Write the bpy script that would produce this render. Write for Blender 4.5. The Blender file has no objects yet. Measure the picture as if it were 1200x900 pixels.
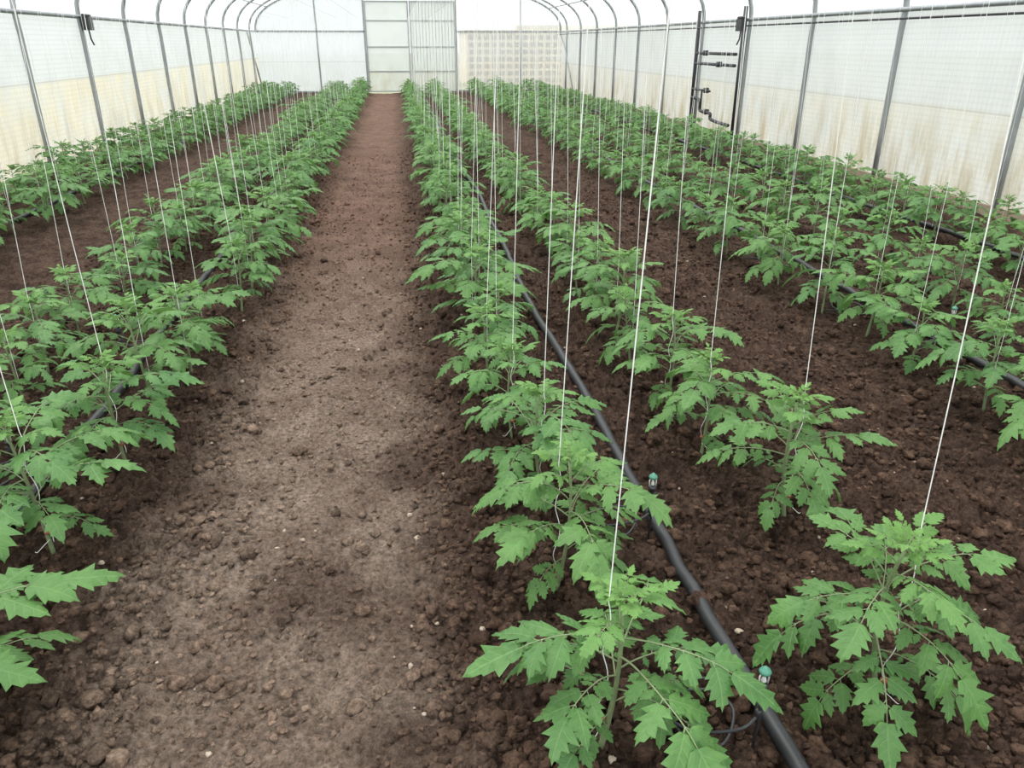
import bpy, math, random
import numpy as np
from mathutils import Vector, noise, Matrix

R = random.Random(7)
scene = bpy.context.scene
XL, XR, YE, YS = -4.6, 5.85, 29.3, -1.5
EAVE = 1.95
XC, HW, AH = (XL+XR)/2, (XR-XL)/2, 1.5

# ------------------------------------------------------------------ helpers
def link(ob):
    scene.collection.objects.link(ob); return ob
def empty(name, loc=(0,0,0)):
    e = bpy.data.objects.new(name, None); e.location = loc; e.empty_display_size = .1
    return link(e)

class MB:
    def __init__(s):
        s.v=[]; s.f=[]; s.m=[]; s.uv=[]; s.t=[]
    def add(s, vs, fs, mat=0, uvs=None, tint=0.0):
        o=len(s.v)
        s.v.extend([tuple(map(float,p)) for p in vs])
        s.f.extend([tuple(i+o for i in f) for f in fs])
        s.m.extend([mat]*len(fs))
        s.uv.extend(uvs if uvs else [(0.5,0.5)]*len(vs))
        s.t.extend([tint]*len(vs))
    def box(s, a, b, mat=0):
        x0,y0,z0=a; x1,y1,z1=b
        vs=[(x0,y0,z0),(x1,y0,z0),(x1,y1,z0),(x0,y1,z0),(x0,y0,z1),(x1,y0,z1),(x1,y1,z1),(x0,y1,z1)]
        fs=[(0,3,2,1),(4,5,6,7),(0,1,5,4),(1,2,6,5),(2,3,7,6),(3,0,4,7)]
        s.add(vs,fs,mat)
    def tube(s, pts, r, n=8, mat=0, cap=True, tint=0.0):
        pts=[Vector(p) for p in pts]; k=len(pts)
        rs = r if isinstance(r,(list,tuple)) else [r]*k
        T=[]
        for i in range(k):
            a=pts[max(i-1,0)]; b=pts[min(i+1,k-1)]
            d=(b-a); T.append(d.normalized() if d.length>1e-9 else Vector((0,0,1)))
        up=Vector((0,0,1)) if abs(T[0].z)<.9 else Vector((1,0,0))
        N=T[0].cross(up).normalized()
        vs=[];fs=[]
        for i in range(k):
            N=(N-T[i]*N.dot(T[i])).normalized(); B=T[i].cross(N)
            for j in range(n):
                a=2*math.pi*j/n
                vs.append(pts[i]+(N*math.cos(a)+B*math.sin(a))*rs[i])
        for i in range(k-1):
            for j in range(n):
                j2=(j+1)%n
                fs.append((i*n+j,i*n+j2,(i+1)*n+j2,(i+1)*n+j))
        if cap:
            fs.append(tuple(range(n))[::-1]); fs.append(tuple((k-1)*n+j for j in range(n)))
        s.add(vs,fs,mat,tint=tint)
    def lathe(s, c, prof, n=16, mat=0):
        vs=[];fs=[]
        for (r,z) in prof:
            for j in range(n):
                a=2*math.pi*j/n
                vs.append((c[0]+r*math.cos(a),c[1]+r*math.sin(a),c[2]+z))
        k=len(prof)
        for i in range(k-1):
            for j in range(n):
                j2=(j+1)%n
                fs.append((i*n+j,i*n+j2,(i+1)*n+j2,(i+1)*n+j))
        fs.append(tuple(range(n))[::-1]); fs.append(tuple((k-1)*n+j for j in range(n)))
        s.add(vs,fs,mat)
    def mesh(s, name, mats, smooth=True):
        me=bpy.data.meshes.new(name)
        me.from_pydata(s.v,[],s.f)
        for m in mats: me.materials.append(m)
        me.polygons.foreach_set("material_index", s.m)
        me.polygons.foreach_set("use_smooth",[smooth]*len(s.f))
        uvl=me.uv_layers.new(name="UVMap")
        li=np.empty(len(me.loops),dtype=np.int32); me.loops.foreach_get("vertex_index",li)
        uva=np.array(s.uv,dtype=np.float32)[li]
        uvl.data.foreach_set("uv",uva.ravel())
        at=me.attributes.new("tint",'FLOAT','POINT')
        at.data.foreach_set("value",np.array(s.t,dtype=np.float32))
        me.update(); return me
    def obj(s, name, mats, smooth=True, parent=None):
        ob=bpy.data.objects.new(name,s.mesh(name,mats,smooth)); link(ob)
        if parent: ob.parent=parent
        return ob

def smooth_path(P, sub=8):
    P=[Vector(p) for p in P]; out=[]
    for i in range(len(P)-1):
        p0=P[max(i-1,0)];p1=P[i];p2=P[i+1];p3=P[min(i+2,len(P)-1)]
        for k in range(sub):
            t=k/sub
            out.append(0.5*((2*p1)+(p2-p0)*t+(2*p0-5*p1+4*p2-p3)*t*t+(3*p1-p0-3*p2+p3)*t**3))
    out.append(P[-1]); return out

# ------------------------------------------------------------------ node helpers
def newmat(name):
    m=bpy.data.materials.new(name); m.use_nodes=True
    nt=m.node_tree; nt.nodes.clear()
    out=nt.nodes.new("ShaderNodeOutputMaterial")
    return m,nt,out
def N(nt,t,**kw):
    n=nt.nodes.new(t)
    for k,v in kw.items():
        if k in n.inputs: n.inputs[k].default_value=v
        else: setattr(n,k,v)
    return n
def L(nt,a,b): nt.links.new(a,b)
def math_(nt,op,a,b=None,c=None,clamp=False):
    n=nt.nodes.new("ShaderNodeMath"); n.operation=op; n.use_clamp=clamp
    for i,x in enumerate((a,b,c)):
        if x is None: continue
        if isinstance(x,(int,float)): n.inputs[i].default_value=x
        else: nt.links.new(x,n.inputs[i])
    return n.outputs[0]
def mix_(nt,f,a,b,blend='MIX'):
    n=nt.nodes.new("ShaderNodeMix"); n.data_type='RGBA'; n.blend_type=blend
    for sock,x in ((n.inputs[0],f),(n.inputs[6],a),(n.inputs[7],b)):
        if isinstance(x,(int,float)): sock.default_value=x
        elif isinstance(x,tuple): sock.default_value=(*x[:3],1)
        else: nt.links.new(x,sock)
    return n.outputs[2]
def ramp_(nt,f,lo,hi):
    n=nt.nodes.new("ShaderNodeMapRange"); n.interpolation_type='SMOOTHSTEP'
    n.inputs[1].default_value=lo; n.inputs[2].default_value=hi
    nt.links.new(f,n.inputs[0]); return n.outputs[0]
def noise_(nt,vec,scale,detail=4,rough=.55):
    n=N(nt,"ShaderNodeTexNoise",Scale=scale,Detail=detail,Roughness=rough)
    if vec is not None: L(nt,vec,n.inputs["Vector"])
    return n.outputs["Fac"]

def simple(name,col,rough=.5,metal=0,var=.15,scale=30):
    m,nt,out=newmat(name)
    tc=N(nt,"ShaderNodeTexCoord")
    f=noise_(nt,tc.outputs["Object"],scale,3)
    c=mix_(nt,f,tuple(x*(1-var) for x in col),tuple(min(1,x*(1+var)) for x in col))
    b=N(nt,"ShaderNodeBsdfPrincipled",Roughness=rough,Metallic=metal)
    L(nt,c,b.inputs["Base Color"]); L(nt,b.outputs[0],out.inputs[0])
    return m

# ---- leaf
def leaf_mat():
    m,nt,out=newmat("tomato_leaf")
    uv=N(nt,"ShaderNodeUVMap"); sep=N(nt,"ShaderNodeSeparateXYZ"); L(nt,uv.outputs[0],sep.inputs[0])
    au=math_(nt,'ABSOLUTE',math_(nt,'SUBTRACT',sep.outputs[0],.5))
    mid=math_(nt,'SUBTRACT',1,math_(nt,'MULTIPLY',au,28),clamp=True)
    lat=math_(nt,'FRACT',math_(nt,'MULTIPLY',math_(nt,'SUBTRACT',sep.outputs[1],math_(nt,'MULTIPLY',au,.62)),5.3))
    lat=math_(nt,'ABSOLUTE',math_(nt,'SUBTRACT',lat,.5))
    latm=math_(nt,'SUBTRACT',1,math_(nt,'MULTIPLY',lat,9),clamp=True)
    vein=math_(nt,'MAXIMUM',mid,math_(nt,'MULTIPLY',latm,.7))
    tc=N(nt,"ShaderNodeTexCoord"); oi=N(nt,"ShaderNodeObjectInfo")
    at=N(nt,"ShaderNodeAttribute",attribute_name="tint")
    nz=noise_(nt,tc.outputs["Object"],9,3)
    base=mix_(nt,ramp_(nt,nz,.3,.7),(.044,.140,.036),(.105,.250,.068))
    base=mix_(nt,math_(nt,'MULTIPLY',oi.outputs["Random"],.35),base,(.130,.260,.062))
    base=mix_(nt,at.outputs["Fac"],base,(.22,.43,.095))
    col=mix_(nt,math_(nt,'MULTIPLY',vein,.38),base,(.25,.42,.16))
    geo=N(nt,"ShaderNodeNewGeometry")
    col=mix_(nt,math_(nt,'MULTIPLY',geo.outputs["Backfacing"],.35),col,(.22,.34,.18))
    bh=math_(nt,'ADD',math_(nt,'MULTIPLY',vein,-.6),noise_(nt,tc.outputs["Object"],130,2))
    bp=N(nt,"ShaderNodeBump",Strength=.6,Distance=.003); L(nt,bh,bp.inputs["Height"])
    b=N(nt,"ShaderNodeBsdfPrincipled",Roughness=.48); b.inputs["Specular IOR Level"].default_value=.45
    L(nt,col,b.inputs["Base Color"]); L(nt,bp.outputs[0],b.inputs["Normal"])
    t=N(nt,"ShaderNodeBsdfTranslucent"); L(nt,mix_(nt,.5,col,(.20,.42,.06)),t.inputs[0])
    mx=N(nt,"ShaderNodeMixShader"); mx.inputs[0].default_value=.26
    L(nt,b.outputs[0],mx.inputs[1]); L(nt,t.outputs[0],mx.inputs[2]); L(nt,mx.outputs[0],out.inputs[0])
    return m
M_leaf=leaf_mat()
M_stem=simple("tomato_stem",(.19,.25,.12),.6,var=.3,scale=40)
M_string=simple("white_twine",(.85,.85,.83),.8,var=.06)
M_black=simple("black_polyethylene",(.022,.023,.026),.42,var=.4,scale=12)
M_cap=simple("green_cap_plastic",(.07,.24,.17),.45)
M_white=simple("white_plastic",(.7,.7,.68),.4)
M_red=simple("orange_clip",(.30,.08,.04),.5)
M_steel=simple("galvanized_steel",(.33,.35,.36),.5,.6,var=.25,scale=8)
M_dark=simple("dark_pipe",(.03,.03,.035),.5)
M_pebble=simple("pebble_stone",(.38,.31,.24),.8,var=.4,scale=25)
M_render=simple("building_render",(.66,.58,.47),.8,var=.08,scale=1)
M_glass=simple("building_window",(.25,.24,.22),.3,var=.2,scale=1)

# ---- soil
def soil_mat(name,clod=False):
    m,nt,out=newmat(name)
    tc=N(nt,"ShaderNodeTexCoord"); P=tc.outputs["Object"]
    sep=N(nt,"ShaderNodeSeparateXYZ"); L(nt,P,sep.inputs[0])
    wob=math_(nt,'MULTIPLY',math_(nt,'SUBTRACT',noise_(nt,P,1.7,6,.7),.5),.75)
    x=math_(nt,'ADD',sep.outputs[0],wob)
    d=math_(nt,'ABSOLUTE',math_(nt,'ADD',x,.46))
    path=math_(nt,'SUBTRACT',1,ramp_(nt,d,.24,.66))
    pn=ramp_(nt,noise_(nt,P,3.0,8,.72),.34,.66)
    fine=noise_(nt,P,55,6,.75); mid=noise_(nt,P,7,6,.7); grit=noise_(nt,P,260,3,.75)
    bed=mix_(nt,ramp_(nt,mid,.3,.7),(.056,.034,.025),(.140,.090,.065))
    pth=mix_(nt,pn,(.205,.148,.114),(.350,.275,.218))
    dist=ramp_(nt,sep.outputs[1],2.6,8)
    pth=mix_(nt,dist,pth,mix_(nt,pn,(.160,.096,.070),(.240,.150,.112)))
    def patch(px,py,r):
        dx=math_(nt,'SUBTRACT',x,px); dy=math_(nt,'MULTIPLY',math_(nt,'SUBTRACT',math_(nt,'ADD',sep.outputs[1],wob),py),.75)
        dd=math_(nt,'SQRT',math_(nt,'ADD',math_(nt,'MULTIPLY',dx,dx),math_(nt,'MULTIPLY',dy,dy)))
        return math_(nt,'SUBTRACT',1,ramp_(nt,dd,r*.3,r))
    wet=math_(nt,'MAXIMUM',patch(-.34,2.05,.30),math_(nt,'MAXIMUM',patch(-.12,1.35,.16),patch(-.05,2.9,.20)))
    wet=math_(nt,'MAXIMUM',wet,math_(nt,'MULTIPLY',ramp_(nt,noise_(nt,P,.9,4,.6),.58,.70),.4))
    pth=mix_(nt,math_(nt,'MULTIPLY',wet,.75),pth,(.105,.069,.052))
    col=mix_(nt,math_(nt,'MULTIPLY',path,.92 if not clod else .8),bed,pth)
    col=mix_(nt,1.0,col,mix_(nt,ramp_(nt,fine,.28,.74),(.42,.40,.38),(1.6,1.6,1.6)),'MULTIPLY')
    if clod:
        geo=N(nt,"ShaderNodeNewGeometry")
        rnd=geo.outputs["Random Per Island"]
        col=mix_(nt,1.0,col,mix_(nt,rnd,(.70,.68,.66),(1.75,1.68,1.6)),'MULTIPLY')
    speck=ramp_(nt,grit,.60,.72)
    col=mix_(nt,math_(nt,'MULTIPLY',speck,.4),col,(.34,.28,.22))
    h=math_(nt,'ADD',math_(nt,'MULTIPLY',fine,1.0),math_(nt,'MULTIPLY',grit,.35))
    bp=N(nt,"ShaderNodeBump",Strength=1.0,Distance=.028); L(nt,h,bp.inputs["Height"])
    b=N(nt,"ShaderNodeBsdfPrincipled",Roughness=.95); b.inputs["Specular IOR Level"].default_value=.15
    L(nt,col,b.inputs["Base Color"]); L(nt,bp.outputs[0],b.inputs["Normal"]); L(nt,b.outputs[0],out.inputs[0])
    return m
M_soil=soil_mat("tilled_soil"); M_clod=soil_mat("soil_clod",True)

# ---- translucent cladding
def clad_mat(name,upper,lower,split,transp,rib,dirt=1.0,lowamt=1.0):
    m,nt,out=newmat(name)
    tc=N(nt,"ShaderNodeTexCoord"); P=tc.outputs["Object"]
    sep=N(nt,"ShaderNodeSeparateXYZ"); L(nt,P,sep.inputs[0])
    z=sep.outputs[2]
    zn=math_(nt,'ADD',z,math_(nt,'MULTIPLY',math_(nt,'SUBTRACT',noise_(nt,P,.8,3),.5),.12))
    low=math_(nt,'SUBTRACT',1,ramp_(nt,zn,split-.04,split+.04))
    low=math_(nt,'MULTIPLY',low,math_(nt,'MULTIPLY',ramp_(nt,noise_(nt,P,1.3,6,.7),.22,.66),1.0),clamp=True)
    col=mix_(nt,math_(nt,'MULTIPLY',low,lowamt),upper,lower)
    mp=N(nt,"ShaderNodeMapping"); mp.inputs["Scale"].default_value=(3,3,.8); L(nt,P,mp.inputs[0])
    st=noise_(nt,mp.outputs[0],1.3,7,.7)
    zz=math_(nt,'SUBTRACT',1,ramp_(nt,z,.0,1.3))
    stain=math_(nt,'MULTIPLY',ramp_(nt,st,.40,.66),math_(nt,'MULTIPLY',zz,dirt),clamp=True)
    col=mix_(nt,math_(nt,'MULTIPLY',stain,.8),col,(.42,.34,.20))
    st2=noise_(nt,P,1.1,5,.6)
    col=mix_(nt,math_(nt,'MULTIPLY',ramp_(nt,st2,.4,.75),.26),col,tuple(c*.66 for c in upper))
    if rib>0:
        rb=math_(nt,'SINE',math_(nt,'MULTIPLY',z,2*math.pi/rib))
        col=mix_(nt,math_(nt,'MULTIPLY',ramp_(nt,rb,.0,1),.15),col,tuple(c*.6 for c in upper))
        s=math_(nt,'ADD',sep.outputs[0],sep.outputs[1])
        da=math_(nt,'SINE',math_(nt,'MULTIPLY',s,2*math.pi/.07))
        col=mix_(nt,math_(nt,'MULTIPLY',ramp_(nt,da,.3,1),.08),col,(1,1,1))
    ln=math_(nt,'SUBTRACT',1,math_(nt,'MULTIPLY',math_(nt,'ABSOLUTE',math_(nt,'SUBTRACT',z,split)),60),clamp=True)
    col=mix_(nt,math_(nt,'MULTIPLY',ln,.35),col,(.2,.18,.15))
    df=N(nt,"ShaderNodeBsdfDiffuse"); tr=N(nt,"ShaderNodeBsdfTranslucent"); tp=N(nt,"ShaderNodeBsdfTransparent")
    L(nt,col,df.inputs[0]); L(nt,col,tr.inputs[0])
    a=N(nt,"ShaderNodeMixShader"); a.inputs[0].default_value=.62
    L(nt,df.outputs[0],a.inputs[1]); L(nt,tr.outputs[0],a.inputs[2])
    b=N(nt,"ShaderNodeMixShader"); b.inputs[0].default_value=transp
    L(nt,a.outputs[0],b.inputs[1]); L(nt,tp.outputs[0],b.inputs[2])
    L(nt,b.outputs[0],out.inputs[0])
    return m
M_wall=clad_mat("translucent_wall_panel",(.66,.69,.70),(.74,.68,.53),1.12,.05,.06,.8)
M_wallR=clad_mat("translucent_wall_panel_dirty",(.66,.68,.685),(.70,.665,.58),.95,.05,.06,1.2,.8)
M_roof=clad_mat("greenhouse_film",(.88,.90,.91),(.88,.90,.91),-5,.52,0,0)
M_endL=clad_mat("end_panel_white",(.67,.71,.74),(.64,.68,.71),1.0,.08,0,.2)
M_door=clad_mat("door_panel",(.60,.64,.62),(.58,.61,.56),.67,.08,0,.6)
M_endR=clad_mat("end_panel_clear",(.62,.65,.66),(.62,.62,.59),1.0,.50,0,.3)
M_frame=simple("door_frame_aluminium",(.36,.38,.38),.5,.2)

# ------------------------------------------------------------------ ground height
def gh(x,y):
    nz=noise.noise
    pth=max(0.0,1-abs(x+.38+.10*nz(Vector((0,y*1.7,9))))/.62); pth=min(1,pth*2.2)
    k=1-.62*pth
    h=.030*nz(Vector((x*1.3,y*1.1,0)))*(k*.5+.5)
    h+=.028*k*nz(Vector((x*5,y*5,3)))
    a=nz(Vector((x*12,y*12,7))); h+=.028*k*(1-abs(a)*2)
    if y<14:
        b=nz(Vector((x*30,y*30,1))); h+=.030*k*(.5-abs(b)*2)
        if y<6: h+=.018*k*nz(Vector((x*66,y*66,5)))
    h-=.035*pth
    h+=.018*pth*nz(Vector((x*5,y*4.0,11)))
    return h-.01

def build_floor():
    xs=list(np.arange(XL+.02,-1.9,.03))+list(np.arange(-1.9,2.3,.0095))+list(np.arange(2.3,XR-.02,.025))+[XR-.02]
    ys=[YS]; y=YS
    while y<.6: y+=.15; ys.append(y)
    while y<YE-.03:
        y+=max(.0085,y*.0060); ys.append(min(y,YE-.02))
    nx,ny=len(xs),len(ys)
    co=np.empty((ny,nx,3),dtype=np.float32)
    for j,yy in enumerate(ys):
        for i,xx in enumerate(xs):
            co[j,i]=(xx,yy,gh(xx,yy))
    idx=np.arange(nx*ny).reshape(ny,nx)
    F=np.stack([idx[:-1,:-1],idx[:-1,1:],idx[1:,1:],idx[1:,:-1]],-1).reshape(-1,4)
    me=bpy.data.meshes.new("floor")
    me.vertices.add(nx*ny); me.vertices.foreach_set("co",co.ravel())
    me.loops.add(F.size); me.loops.foreach_set("vertex_index",F.ravel().astype(np.int32))
    me.polygons.add(len(F)); me.polygons.foreach_set("loop_start",np.arange(0,F.size,4,dtype=np.int32))
    me.update(calc_edges=True); me.validate()
    me.polygons.foreach_set("use_smooth",[True]*len(me.polygons))
    me.materials.append(M_soil)
    return link(bpy.data.objects.new("floor",me))
FLOOR=build_floor()

def ico(sub):
    import bmesh
    bm=bmesh.new(); bmesh.ops.create_icosphere(bm,subdivisions=sub,radius=1)
    v=np.array([p.co[:] for p in bm.verts]); f=np.array([[q.index for q in p.verts] for p in bm.faces]); bm.free()
    return v,f
def scatter(name,mat,n,smin,smax,region,seed,sub=1,pathk=.5,power=2.2,ymax=9,flat=.75,parent=None):
    rn=np.random.RandomState(seed); bv,bf=ico(sub); V=[];F=[];o=0
    while n>0:
        y=.9*math.exp(rn.rand()*math.log(ymax/.9)); x=region[0]+rn.rand()*(region[1]-region[0])
        cl=noise.noise(Vector((x*2.5,y*2.5,20)))
        if cl<-.15 and rn.rand()<.5 or (abs(x+.40)<.38 and rn.rand()>pathk):
            n-=1; continue
        s=smin+(smax-smin)*rn.rand()**power
        jit=1+.36*(rn.rand(len(bv),1)-.5)*2
        sc=np.array([1,.7+.5*rn.rand(),flat*(.7+.5*rn.rand())])
        a=rn.rand()*6.28; c,sn=math.cos(a),math.sin(a)
        v=bv*jit*sc*s; v=np.stack([v[:,0]*c-v[:,1]*sn,v[:,0]*sn+v[:,1]*c,v[:,2]],1)
        v+=np.array([x,y,gh(x,y)+s*.3]); V.append(v); F.append(bf+o); o+=len(bv); n-=1
    V=np.concatenate(V);F=np.concatenate(F)
    me=bpy.data.meshes.new(name); me.from_pydata(V.tolist(),[],F.tolist())
    me.polygons.foreach_set("use_smooth",[sub>1]*len(me.polygons))
    me.materials.append(mat); ob=link(bpy.data.objects.new(name,me)); ob.parent=FLOOR; return ob
scatter("soil_clods_small",M_clod,80000,.003,.015,(-2.6,4.8),1,1,.45,1.5,13)
scatter("soil_clods_large",M_clod,10000,.009,.029,(-2.4,4.2),2,2,.15,1.9,9)
scatter("pebbles",M_pebble,300,.003,.012,(-1.6,3),3,2,.9,2.0,6)

# ------------------------------------------------------------------ tomato plant
LFS=[[(0,0,0),(.05,.01,.34),(.13,.25,.92),(.25,.27,.50),(.34,.50,1.0),(.45,.49,.56),(.54,.72,.78),(.68,.72,.38),(.77,.87,.34),(.87,.89,.13),(1,1,0)],
     [(0,0,0),(.06,.03,.38),(.16,.30,.95),(.27,.31,.56),(.38,.55,.95),(.48,.54,.58),(.57,.73,.72),(.68,.74,.38),(.78,.88,.30),(.88,.91,.12),(1,1,0)],
     [(0,0,0),(.04,-.01,.36),(.10,.18,.78),(.21,.24,.50),(.32,.50,1.05),(.46,.50,.56),(.56,.70,.68),(.68,.71,.38),(.78,.86,.28),(.88,.92,.11),(1,1,0)]]
WK=.37
def leaflet(mb,P,T,Nn,Ls,rn,tint,droop,fold):
    LF=LFS[rn.randrange(3)]; Wk=WK*rn.uniform(.9,1.12)
    B=T.cross(Nn).normalized(); Nn=B.cross(T).normalized()
    n=len(LF); vs=[];uvs=[]
    tw=rn.uniform(-.35,.35)
    sideamp=[rn.uniform(.82,1.15),rn.uniform(.82,1.15)]
    sb=rn.uniform(-.18,.18)
    for i,(tc,te,w) in enumerate(LF):
        w*=rn.uniform(.85,1.15)
        for k in (-1,-.55,0,.55,1):
            a=abs(k); sa=sideamp[0 if k<0 else 1]
            t=tc+(te-tc)*a
            x=k*w*Wk*Ls*sa
            z=-droop*Ls*t*t+fold*abs(x)+tw*x*t
            z+=Ls*.05*(1-abs(a-.55)*2)*(1 if i%2 else -.4)*(1 if 0<i<n-1 else 0)
            if a==1: z-=Ls*.08*w+Ls*rn.uniform(-.03,.03)
            vs.append(P+T*(t*Ls)+B*(x+sb*Ls*t*t)+Nn*z)
            uvs.append((.5+.5*k*w,t))
    fs=[]
    for i in range(n-1):
        for j in range(4):
            a=i*5+j
            fs.append((a,a+1,a+6,a+5))
    mb.add(vs,fs,0,uvs,tint)
def rot(v,ax,a): return Matrix.Rotation(a,3,ax)@v
def leaf(mb,P0,az,e0,bend,length,S,rn,tint):
    steps=10; P=Vector(P0); pts=[P.copy()];tan=[]
    a=az
    for i in range(steps):
        e=e0-bend*(i/steps)**1.2
        a+=rn.uniform(-.07,.07)
        d=Vector((math.cos(a)*math.cos(e),math.sin(a)*math.cos(e),math.sin(e)))
        tan.append(d); P=P+d*length/steps; pts.append(P.copy())
    tan.append(tan[-1])
    r0=.0026*(length/.25)**.6
    mb.tube(pts,[r0*(1-.65*i/steps) for i in range(steps+1)],5,1,cap=False)
    def at(s):
        f=s*steps; i=min(int(f),steps-1); return pts[i].lerp(pts[i+1],f-i),tan[i]
    side=Vector((-math.sin(az),math.cos(az),0))
    def nor(T):
        c=side.cross(T).normalized(); return -c if c.z<0 else c
    Pt,T=at(1.0); Nn=nor(T)
    leaflet(mb,Pt,T,Nn,S*rn.uniform(1.0,1.2),rn,tint,rn.uniform(.1,.5),rn.uniform(.05,.35))
    specs=[(.82,.82,44),(.60,.88,56),(.38,.66,64)]
    small=[(.71,.26,75),(.49,.30,80),(.28,.24,80)]
    for s,k,ang in specs+small:
        for sd in (-1,1):
            Pt,T=at(min(1,s+rn.uniform(-.03,.03))); Nn=nor(T)
            D=rot(T,Nn,sd*math.radians(ang+rn.uniform(-10,10)))
            D=(D+Vector((0,0,rn.uniform(-.35,.12)))).normalized()
            ls=S*k*rn.uniform(.8,1.15)
            st=Pt+D*ls*.14
            mb.tube([Pt,st],[r0*.5,r0*.4],4,1,cap=False)
            Nr=(Nn+Vector((rn.uniform(-.35,.35),rn.uniform(-.35,.35),0))).normalized()
            leaflet(mb,st,D,Nr,ls,rn,tint,rn.uniform(.1,.55),rn.uniform(.0,.35))
def plant(seed,H=.42,nl=17,spread=1.0):
    rn=random.Random(seed); mb=MB()
    bx,by=rn.uniform(-.03,.03),rn.uniform(-.03,.03)
    def sp(t): return Vector((bx*math.sin(t*2.4),by*math.sin(t*3.1),-.02+t*(H+.02)))
    mb.tube([sp(i/12) for i in range(13)],[.0074-.0042*i/12 for i in range(13)],8,1)
    az=rn.uniform(0,6.28)
    for i in range(nl):
        q=i/(nl-1)
        t=.30+.67*q**.85
        az+=2.4+rn.uniform(-.3,.3)
        if q<.70:
            ln=(.150+.072*math.sin(min(1,q/.6)*math.pi*.6))*spread*rn.uniform(.82,1.18)
            e0=math.radians(rn.uniform(10,38)+q*24); bend=math.radians(rn.uniform(40,80))
            S=ln*.41; tint=rn.uniform(0,.18)
        else:
            k=(q-.70)/.30
            ln=(.170-.10*k)*rn.uniform(.85,1.1); e0=math.radians(44+24*k+rn.uniform(-8,8)); bend=math.radians(rn.uniform(35,65))
            S=ln*.41; tint=.20+.35*k
        leaf(mb,sp(t),az,e0,bend,ln,S,rn,tint)
    for j in range(5):
        leaf(mb,sp(1.0),az+j*1.3,math.radians(rn.uniform(50,80)),math.radians(35),rn.uniform(.04,.07),.024,rn,.6)
    return mb.mesh("tomato_plant_mesh_%d"%seed,[M_leaf,M_stem])
VAR=[plant(11+i,H=.375+.02*(i%5),nl=15+(i%5),spread=.94+.06*(i%4)) for i in range(12)]

def string_for(S,C,x,y,z,scale,wx,wz=2.35,near=False,far=False):
    top=Vector((wx,y+R.uniform(-.05,.08),wz))
    r=.0014 if near else (.0014 if not far else .0016)
    h0=.43*scale
    if near:
        pts=[]
        for i in range(26):
            t=i/25; a=t*14
            rr=.011*(1-.5*t)
            pts.append((x+rr*math.cos(a),y+rr*math.sin(a),z+.05+t*(h0-.05)))
        S.tube(pts+[Vector((x,y,z+h0)).lerp(top,k/4) for k in (1,2,3,4)],r,5)
        sx=R.choice((-1,1))
        tail=[Vector((x,y,z+.06)),Vector((x+.018*sx,y-.015,z+.045)),Vector((x+.035*sx,y-.025,z+.03)),Vector((x+.045*sx,y-.02,z+.028))]
        S.tube(smooth_path(tail,6),.0010,5)
        C.lathe((x,y,z+.085),[(.009,0),(.0105,.002),(.0105,.006),(.009,.008)],10)
    else:
        S.tube([(x,y,z+.15),Vector((x,y,z+h0)),top],r,4,cap=False)
    if R.random()<(.10 if not near else 0):
        t2=top+Vector((R.uniform(-.06,.06),R.uniform(.05,.2),0))
        S.tube([Vector((x,y,z+h0)),t2],r*.8,4,cap=False)

cnt=0
def add_plant(x,y,s,parent=None,rotz=None,var=None,wide=1.0):
    global cnt
    z=gh(x,y)
    me=VAR[R.randrange(len(VAR)) if var is None else var]
    ob=bpy.data.objects.new("tomato_plant" if parent is None else "plant_%d"%cnt,me); cnt+=1
    ob.location=(x,y,z); ob.scale=(s*wide*R.uniform(.90,1.12),s*wide*R.uniform(.90,1.12),s)
    ob.rotation_euler=(R.uniform(-.08,.08),R.uniform(-.08,.08),R.uniform(0,6.28) if rotz is None else rotz)
    link(ob)
    if parent: ob.parent=parent
    return ob,z

near_pl={ 'A':[(.40,1.31,1.0,1.2,2),(.41,1.93,1.05,1.0,3),(.46,2.46,1.0,1.0,7),(.42,2.98,1.0,1,6)],
          'B':[(1.165,1.36,1.14,1.05,4),(1.30,2.18,1.06,1.0,8),(1.18,2.70,1.0,1.0,2),(1.2,3.22,1.0,1.0,3)],
          'L':[(-1.17,1.56,1.05,1.2,7),(-1.24,2.34,1.08,1.1,3),(-1.17,2.90,1.05,1,2)]}
rows=[('A',.43,.475,3.5),('B',1.2,1.15,3.7),('L',-1.13,-1.16,3.42),
      ('L2',-1.86,-1.82,2.0),('C',2.6,2.64,1.9),('D',3.4,3.36,2.3),('E',4.5,4.53,3.0),('F',5.12,5.06,3.1),('M',-3.42,-3.43,3.0),('N',-4.05,-4.02,3.0)]
for k,x0,wx,ys in rows:
    for p in near_pl.get(k,[]):
        ob,z=add_plant(p[0],p[1],p[2],None,wide=p[3],var=p[4])
        S=MB();C=MB(); string_for(S,C,p[0],p[1],z,p[2],wx+(p[0]-x0)*.6,near=True)
        bpy.context.view_layer.update()
        for nm,b,mt in (("support_string",S,M_string),("stem_clip",C,M_red)):
            o=b.obj(nm,[mt]); o.parent=ob; o.matrix_parent_inverse=ob.matrix_world.inverted()
    e=empty("tomato_row"); S=MB()
    y=ys
    while y<YE-.9:
        s=R.uniform(.84,1.14)
        if k=='F': s*=.72
        if k in('L','L2') : s*=1.04
        x=x0+R.uniform(-.07,.07)
        ob,z=add_plant(x,y,s,e,wide=1.04)
        string_for(S,None,x,y,z,s,wx,far=y>9)
        y+=R.uniform(.43,.56)
    S.obj("support_strings",[M_string],parent=e)
    S=MB(); S.tube([(wx,YS,2.35),(wx,YE-.15,2.35)],.002,5); S.obj("overhead_wire",[M_steel],parent=e)

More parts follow.
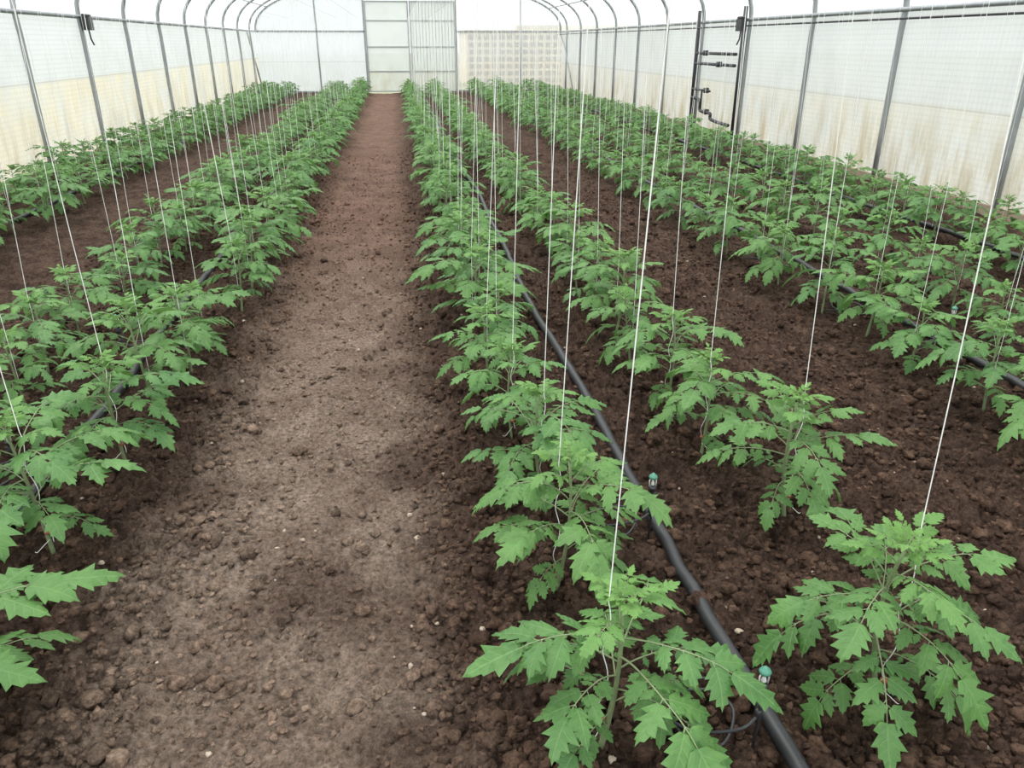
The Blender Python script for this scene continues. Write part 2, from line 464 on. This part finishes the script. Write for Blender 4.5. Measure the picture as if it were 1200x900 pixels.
# ------------------------------------------------------------------ hoses + sprinklers
for hx in (.82,3.0,4.86,-1.47,-3.72):
    mb=MB(); pts=[]
    y=.75
    while y<YE-.8:
        x=hx+.025*math.sin(y*.8+hx)+.012*math.sin(y*2.3)
        pts.append((x,y,gh(x,y)*.3+.036)); y+=.12 if y<6 else .3
    mb.tube(pts,.0215,14)
    mb.obj("irrigation_hose",[M_black])
def sprinkler(x,y,loops=True,side=-1):
    e=empty("micro_sprinkler",(x,y,gh(x,y)))
    m=MB()
    m.tube([(0,0,-.05),(.004,0,.12),(0,0,.20)],[.0035,.0045,.0045],8)
    m.lathe((0,0,.10),[(.006,0),(.009,.004),(.009,.03),(.006,.034)],12)
    m.lathe((0,0,.165),[(.006,0),(.011,.006),(.011,.02),(.008,.026),(.008,.04),(.013,.044),(.013,.05),(.006,.054)],14)
    m.tube([(-.018,0,.188),(.018,0,.188)],.005,8)
    m.obj("riser",[M_black],parent=e)
    m=MB(); m.tube([(-.011,0,.218),(-.012,0,.24),(-.006,0,.252)],.002,6); m.tube([(.011,0,.218),(.012,0,.24),(.006,0,.252)],.002,6)
    m.lathe((0,0,.222),[(.004,0),(.007,.004),(.004,.016),(.002,.03)],10)
    m.obj("bridge",[M_white],parent=e)
    m=MB(); m.lathe((0,0,.248),[(.006,0),(.014,.002),(.015,.007),(.012,.012),(.006,.016),(.004,.020)],14)
    m.obj("cap",[M_cap],parent=e)
    if loops:
        P=[(0,0,.115),(side*.05,-.02,.10),(side*.13,.02,.06),(side*.18,.09,.035),(side*.14,.17,.03),(side*.05,.16,.04),(side*.02,.08,.05),(side*.08,.0,.03),(side*.16,.03,.035),(side*.17,.12,.035),(side*.08,.2,.04),(0,.18,.05)]
        m=MB(); m.tube(smooth_path(P,8),.0042,8); m.obj("feed_tube",[M_black],parent=e)
for (x,y,s) in [(.775,1.27,-1),(.775,2.13,-1),(-1.50,4.0,1),(-1.50,2.75,-1),(2.93,3.6,-1)]:
    sprinkler(x,y,True,s)
mb=MB()
for y0 in (4.3,5.6,7.2):
    P=[(2.97,y0,.05),(2.80,y0-.06,.04),(2.70,y0+.08,.045),(2.80,y0+.22,.05),(2.90,y0+.10,.045),(2.78,y0,.05),(2.62,y0+.05,.04)]
    mb.tube(smooth_path(P,8),.005,6)
mb.obj("loose_feed_tubing",[M_black])

# ------------------------------------------------------------------ greenhouse shell
def arch(n=40,inset=0):
    pts=[]
    for i in range(n+1):
        a=math.pi*i/n
        c,s=math.cos(a),math.sin(a); p=2/2.35
        pts.append((XC-(HW-inset)*math.copysign(abs(c)**p,c),EAVE+(AH-inset)*abs(s)**p))
    return pts
def wall(name,x,mat):
    mb=MB(); ys=np.linspace(YS,YE,60); zs=[-.06,.3,.7,1.12,1.5,EAVE+.03]
    vs=[(x,y,z) for y in ys for z in zs]; nz=len(zs)
    fs=[(i*nz+j,(i+1)*nz+j,(i+1)*nz+j+1,i*nz+j+1) for i in range(len(ys)-1) for j in range(nz-1)]
    mb.add(vs,fs); mb.obj(name,[mat],False)
wall("wall_left",XL-.03,M_wall); wall("wall_right",XR+.03,M_wallR)
A=arch(48,-.03); mb=MB()
vs=[(x,y,z) for y in (YS,8,18,YE) for x,z in A]; n=len(A)
mb.add(vs,[(i*n+j,i*n+j+1,(i+1)*n+j+1,(i+1)*n+j) for i in range(3) for j in range(n-1)])
mb.obj("ceiling",[M_roof])
A=arch(40)
y=9.1-2.12*4
while y<YE-.3:
    mb=MB()
    pts=[(XL+.01,y,-.05)]+[(XL+.01,y,z) for z in (.6,1.2,1.7)]+[(x,y,z) for x,z in A]+[(XR-.01,y,z) for z in (1.7,1.2,.6,-.05)]
    mb.tube(pts,.034,8)
    HOOP=mb.obj("greenhouse_hoop",[M_steel]); y+=2.12
for i,pts in enumerate(([(XR-.06,YE-2.6,.15),(XR-.06,YE-1.0,1.5),(XR-.06,YE-.2,1.9)],[(XL+.06,YE-.2,.1),(XL+.06,YE-2.0,1.9)])):
    mb=MB(); mb.tube(pts,.025,8); mb.obj("corner_brace_%d"%(i+1),[M_steel],True,HOOP)
mb=MB()
for x in (XL+.03,XR-.03): mb.tube([(x,YS,EAVE),(x,YE,EAVE)],.028,8)
for i in (6,10,15,20,25,30,34):
    x,z=A[i]; mb.tube([(x,YS,z-.03),(x,YE,z-.03)],.018,8)
mb.obj("trim_1",[M_steel])
M_board=simple("weathered_board",(.30,.24,.17),.9,var=.35,scale=5)
for nm,x in (("baseboard_left",XL-.02),("baseboard_right",XR-.02)):
    mb=MB(); mb.box((x,YS,-.06),(x+.04,YE,.10)); mb.obj(nm,[M_board],False)
mb=MB(); mb.tube([(XR-.20,YS,1.84),(XR-.20,YE-.4,1.86)],.012,8); mb.obj("water_pipe",[M_dark])

# end wall
def archz(x):
    u=min(1,abs(x-XC)/HW); return EAVE+AH*(1-u**2.35)**(1/2.35)
def panel(mb,x0,x1,z0,ztop=None,y=YE):
    n=max(2,int((x1-x0)/.15)); vs=[];fs=[]
    for i in range(n+1):
        x=x0+(x1-x0)*i/n; zt=archz(x)+.02 if ztop is None else ztop
        vs+= [(x,y,z0),(x,y,zt)]
    for i in range(n): fs.append((2*i,2*i+2,2*i+3,2*i+1))
    mb.add(vs,fs)
mb=MB(); panel(mb,XL-.02,-.99,-.06); panel(mb,-.99,2.15,2.95); mb.obj("wall_back",[M_endL],False)
mb=MB(); panel(mb,2.15,XR+.02,-.06); mb.obj("window_1",[M_endR],False)
mb=MB()
yf=YE-.03
for x in (-2.59,-.99,2.15,4.41):
    mb.box((x-.025,yf-.03,-.05),(x+.025,yf+.02,archz(x)-.01))
mb.box((XL,yf-.03,EAVE-.03),(-.99,yf+.02,EAVE+.03)); mb.box((2.15,yf-.03,EAVE-.03),(XR,yf+.02,EAVE+.03))
mb.box((-.99,yf-.03,2.92),(2.15,yf+.02,2.98))
mb.tube([(x,yf,z) for x,z in arch(40,.01)],.035,8)
mb.box((XL,yf-.02,-.05),(-.99,yf+.02,.06)); mb.box((2.15,yf-.02,-.05),(XR,yf+.02,.06))
mb.obj("trim_2",[M_steel],False)
for i,(a,b) in enumerate(((-.96,.53),(.55,2.12))):
    e=empty("door_%d"%(i+1),(0,0,0))
    yd=YE-.07-.03*i
    mb=MB(); panel(mb,a,b,.03,2.9,yd); mb.obj("sheet",[M_door],False,e)
    mb=MB()
    for x in (a,b-.05): mb.box((x,yd-.02,.02),(x+.05,yd+.02,2.9))
    for z in (.02,.67,1.45,2.27,2.86): mb.box((a,yd-.019,z),(b,yd+.019,z+.035))
    if i==1:
        for k in range(1,14): mb.box((a+.11*k,yd-.008,.05),(a+.11*k+.012,yd+.008,2.86))
    mb.obj("frame",[M_frame],False,e)

# building outside, seen dimly through the clear end panel
e=empty("neighbouring_building",(0,0,0)); m1=MB(); m2=MB()
y0=YE+6
m1.box((3.0,y0,-.1),(12,y0+4,2.05)); m1.box((5.1,y0-.05,-.1),(12,y0+.3,2.28)); m1.box((2.95,y0-.08,2.02),(12,y0+4.1,2.10))
for i in range(26):
    for j in range(7):
        x=3.1+i*.33; yy=y0-(.055 if x>5.0 else .005)
        m2.box((x,yy-.02,.05+j*.28),(x+.20,yy+.01,.21+j*.28))
m1.obj("facade",[M_render],False,e); m2.obj("windows",[M_glass],False,e)

# manifold on right wall
e=empty("irrigation_manifold",(0,0,0)); mb=MB(); x=XR-.1
ya,yb=13.35,15.45
for yy in (ya,yb): mb.tube([(x,yy,0.02),(x,yy,2.15)],.035,10)
for z in (1.42,1.24): mb.tube([(x-.02,ya+.15,z),(x-.02,yb-.1,z)],.026,8)
mb.tube(smooth_path([(x-.02,yb,.62),(x-.03,15.0,.60),(x-.03,14.9,.42),(x-.03,14.4,.40),(x-.03,14.3,.30),(x-.03,13.5,.27)],5),.03,8)
mb.tube([(x-.03,yb,.78),(x-.03,14.5,.78)],.02,8)
mb.tube([(x-.03,14.9,.78),(x-.03,14.9,.42)],.02,8)
for yy,z in ((14.9,1.42),(14.2,1.24),(14.7,.78),(14.6,.41)): mb.box((x-.06,yy-.05,z-.04),(x+.01,yy+.05,z+.05))
mb.obj("pipes",[M_dark],True,e)
for x,y in ((XL+.11,13.34),(XR-.30,13.0)):
    e=empty("control_box",(x,y,1.85)); mb=MB()
    mb.box((-.05,-.10,-.08),(.05,.10,.10)); mb.tube([(0,0,-.08),(0,.02,-.2),(0,.1,-.28)],.012,8); mb.tube([(0,-.15,.12),(0,.15,.12)],.02,8)
    mb.obj("housing",[M_dark],False,e)

# outside ground
m,nt,out=newmat("outside_ground"); tc=N(nt,"ShaderNodeTexCoord")
b=N(nt,"ShaderNodeBsdfDiffuse"); L(nt,mix_(nt,noise_(nt,tc.outputs["Object"],.6,5),(.16,.20,.10),(.34,.33,.27)),b.inputs[0]); L(nt,b.outputs[0],out.inputs[0])
mb=MB(); mb.add([(-150,-150,-.12),(150,-150,-.12),(150,150,-.12),(-150,150,-.12)],[(0,1,2,3)]); mb.obj("ground",[m],False)

# ------------------------------------------------------------------ world, light
w=bpy.data.worlds.new("World"); scene.world=w; w.use_nodes=True; nt=w.node_tree; nt.nodes.clear()
out=nt.nodes.new("ShaderNodeOutputWorld"); bg=nt.nodes.new("ShaderNodeBackground")
tc=nt.nodes.new("ShaderNodeTexCoord"); sp=nt.nodes.new("ShaderNodeSeparateXYZ"); L(nt,tc.outputs["Generated"],sp.inputs[0])
f=ramp_(nt,sp.outputs[2],-.1,.9)
c=mix_(nt,f,(.68,.71,.74),(1.40,1.41,1.41)); L(nt,c,bg.inputs[0]); bg.inputs[1].default_value=1.95
L(nt,bg.outputs[0],out.inputs[0])
sl=bpy.data.lights.new("overcast_sun",'SUN'); sl.energy=2.3; sl.angle=math.radians(32); sl.color=(1,.97,.94)
so=link(bpy.data.objects.new("overcast_sun",sl)); so.rotation_euler=(math.radians(-18),math.radians(-22),0)

cam=bpy.data.cameras.new("camera"); cam.sensor_width=36; cam.lens=27; cam.clip_end=500
co=link(bpy.data.objects.new("camera",cam)); co.location=(0,0,1.6)
co.rotation_euler=(math.radians(90-23.96),0,math.radians(-7.98))
scene.camera=co
scene.view_settings.view_transform='Standard'
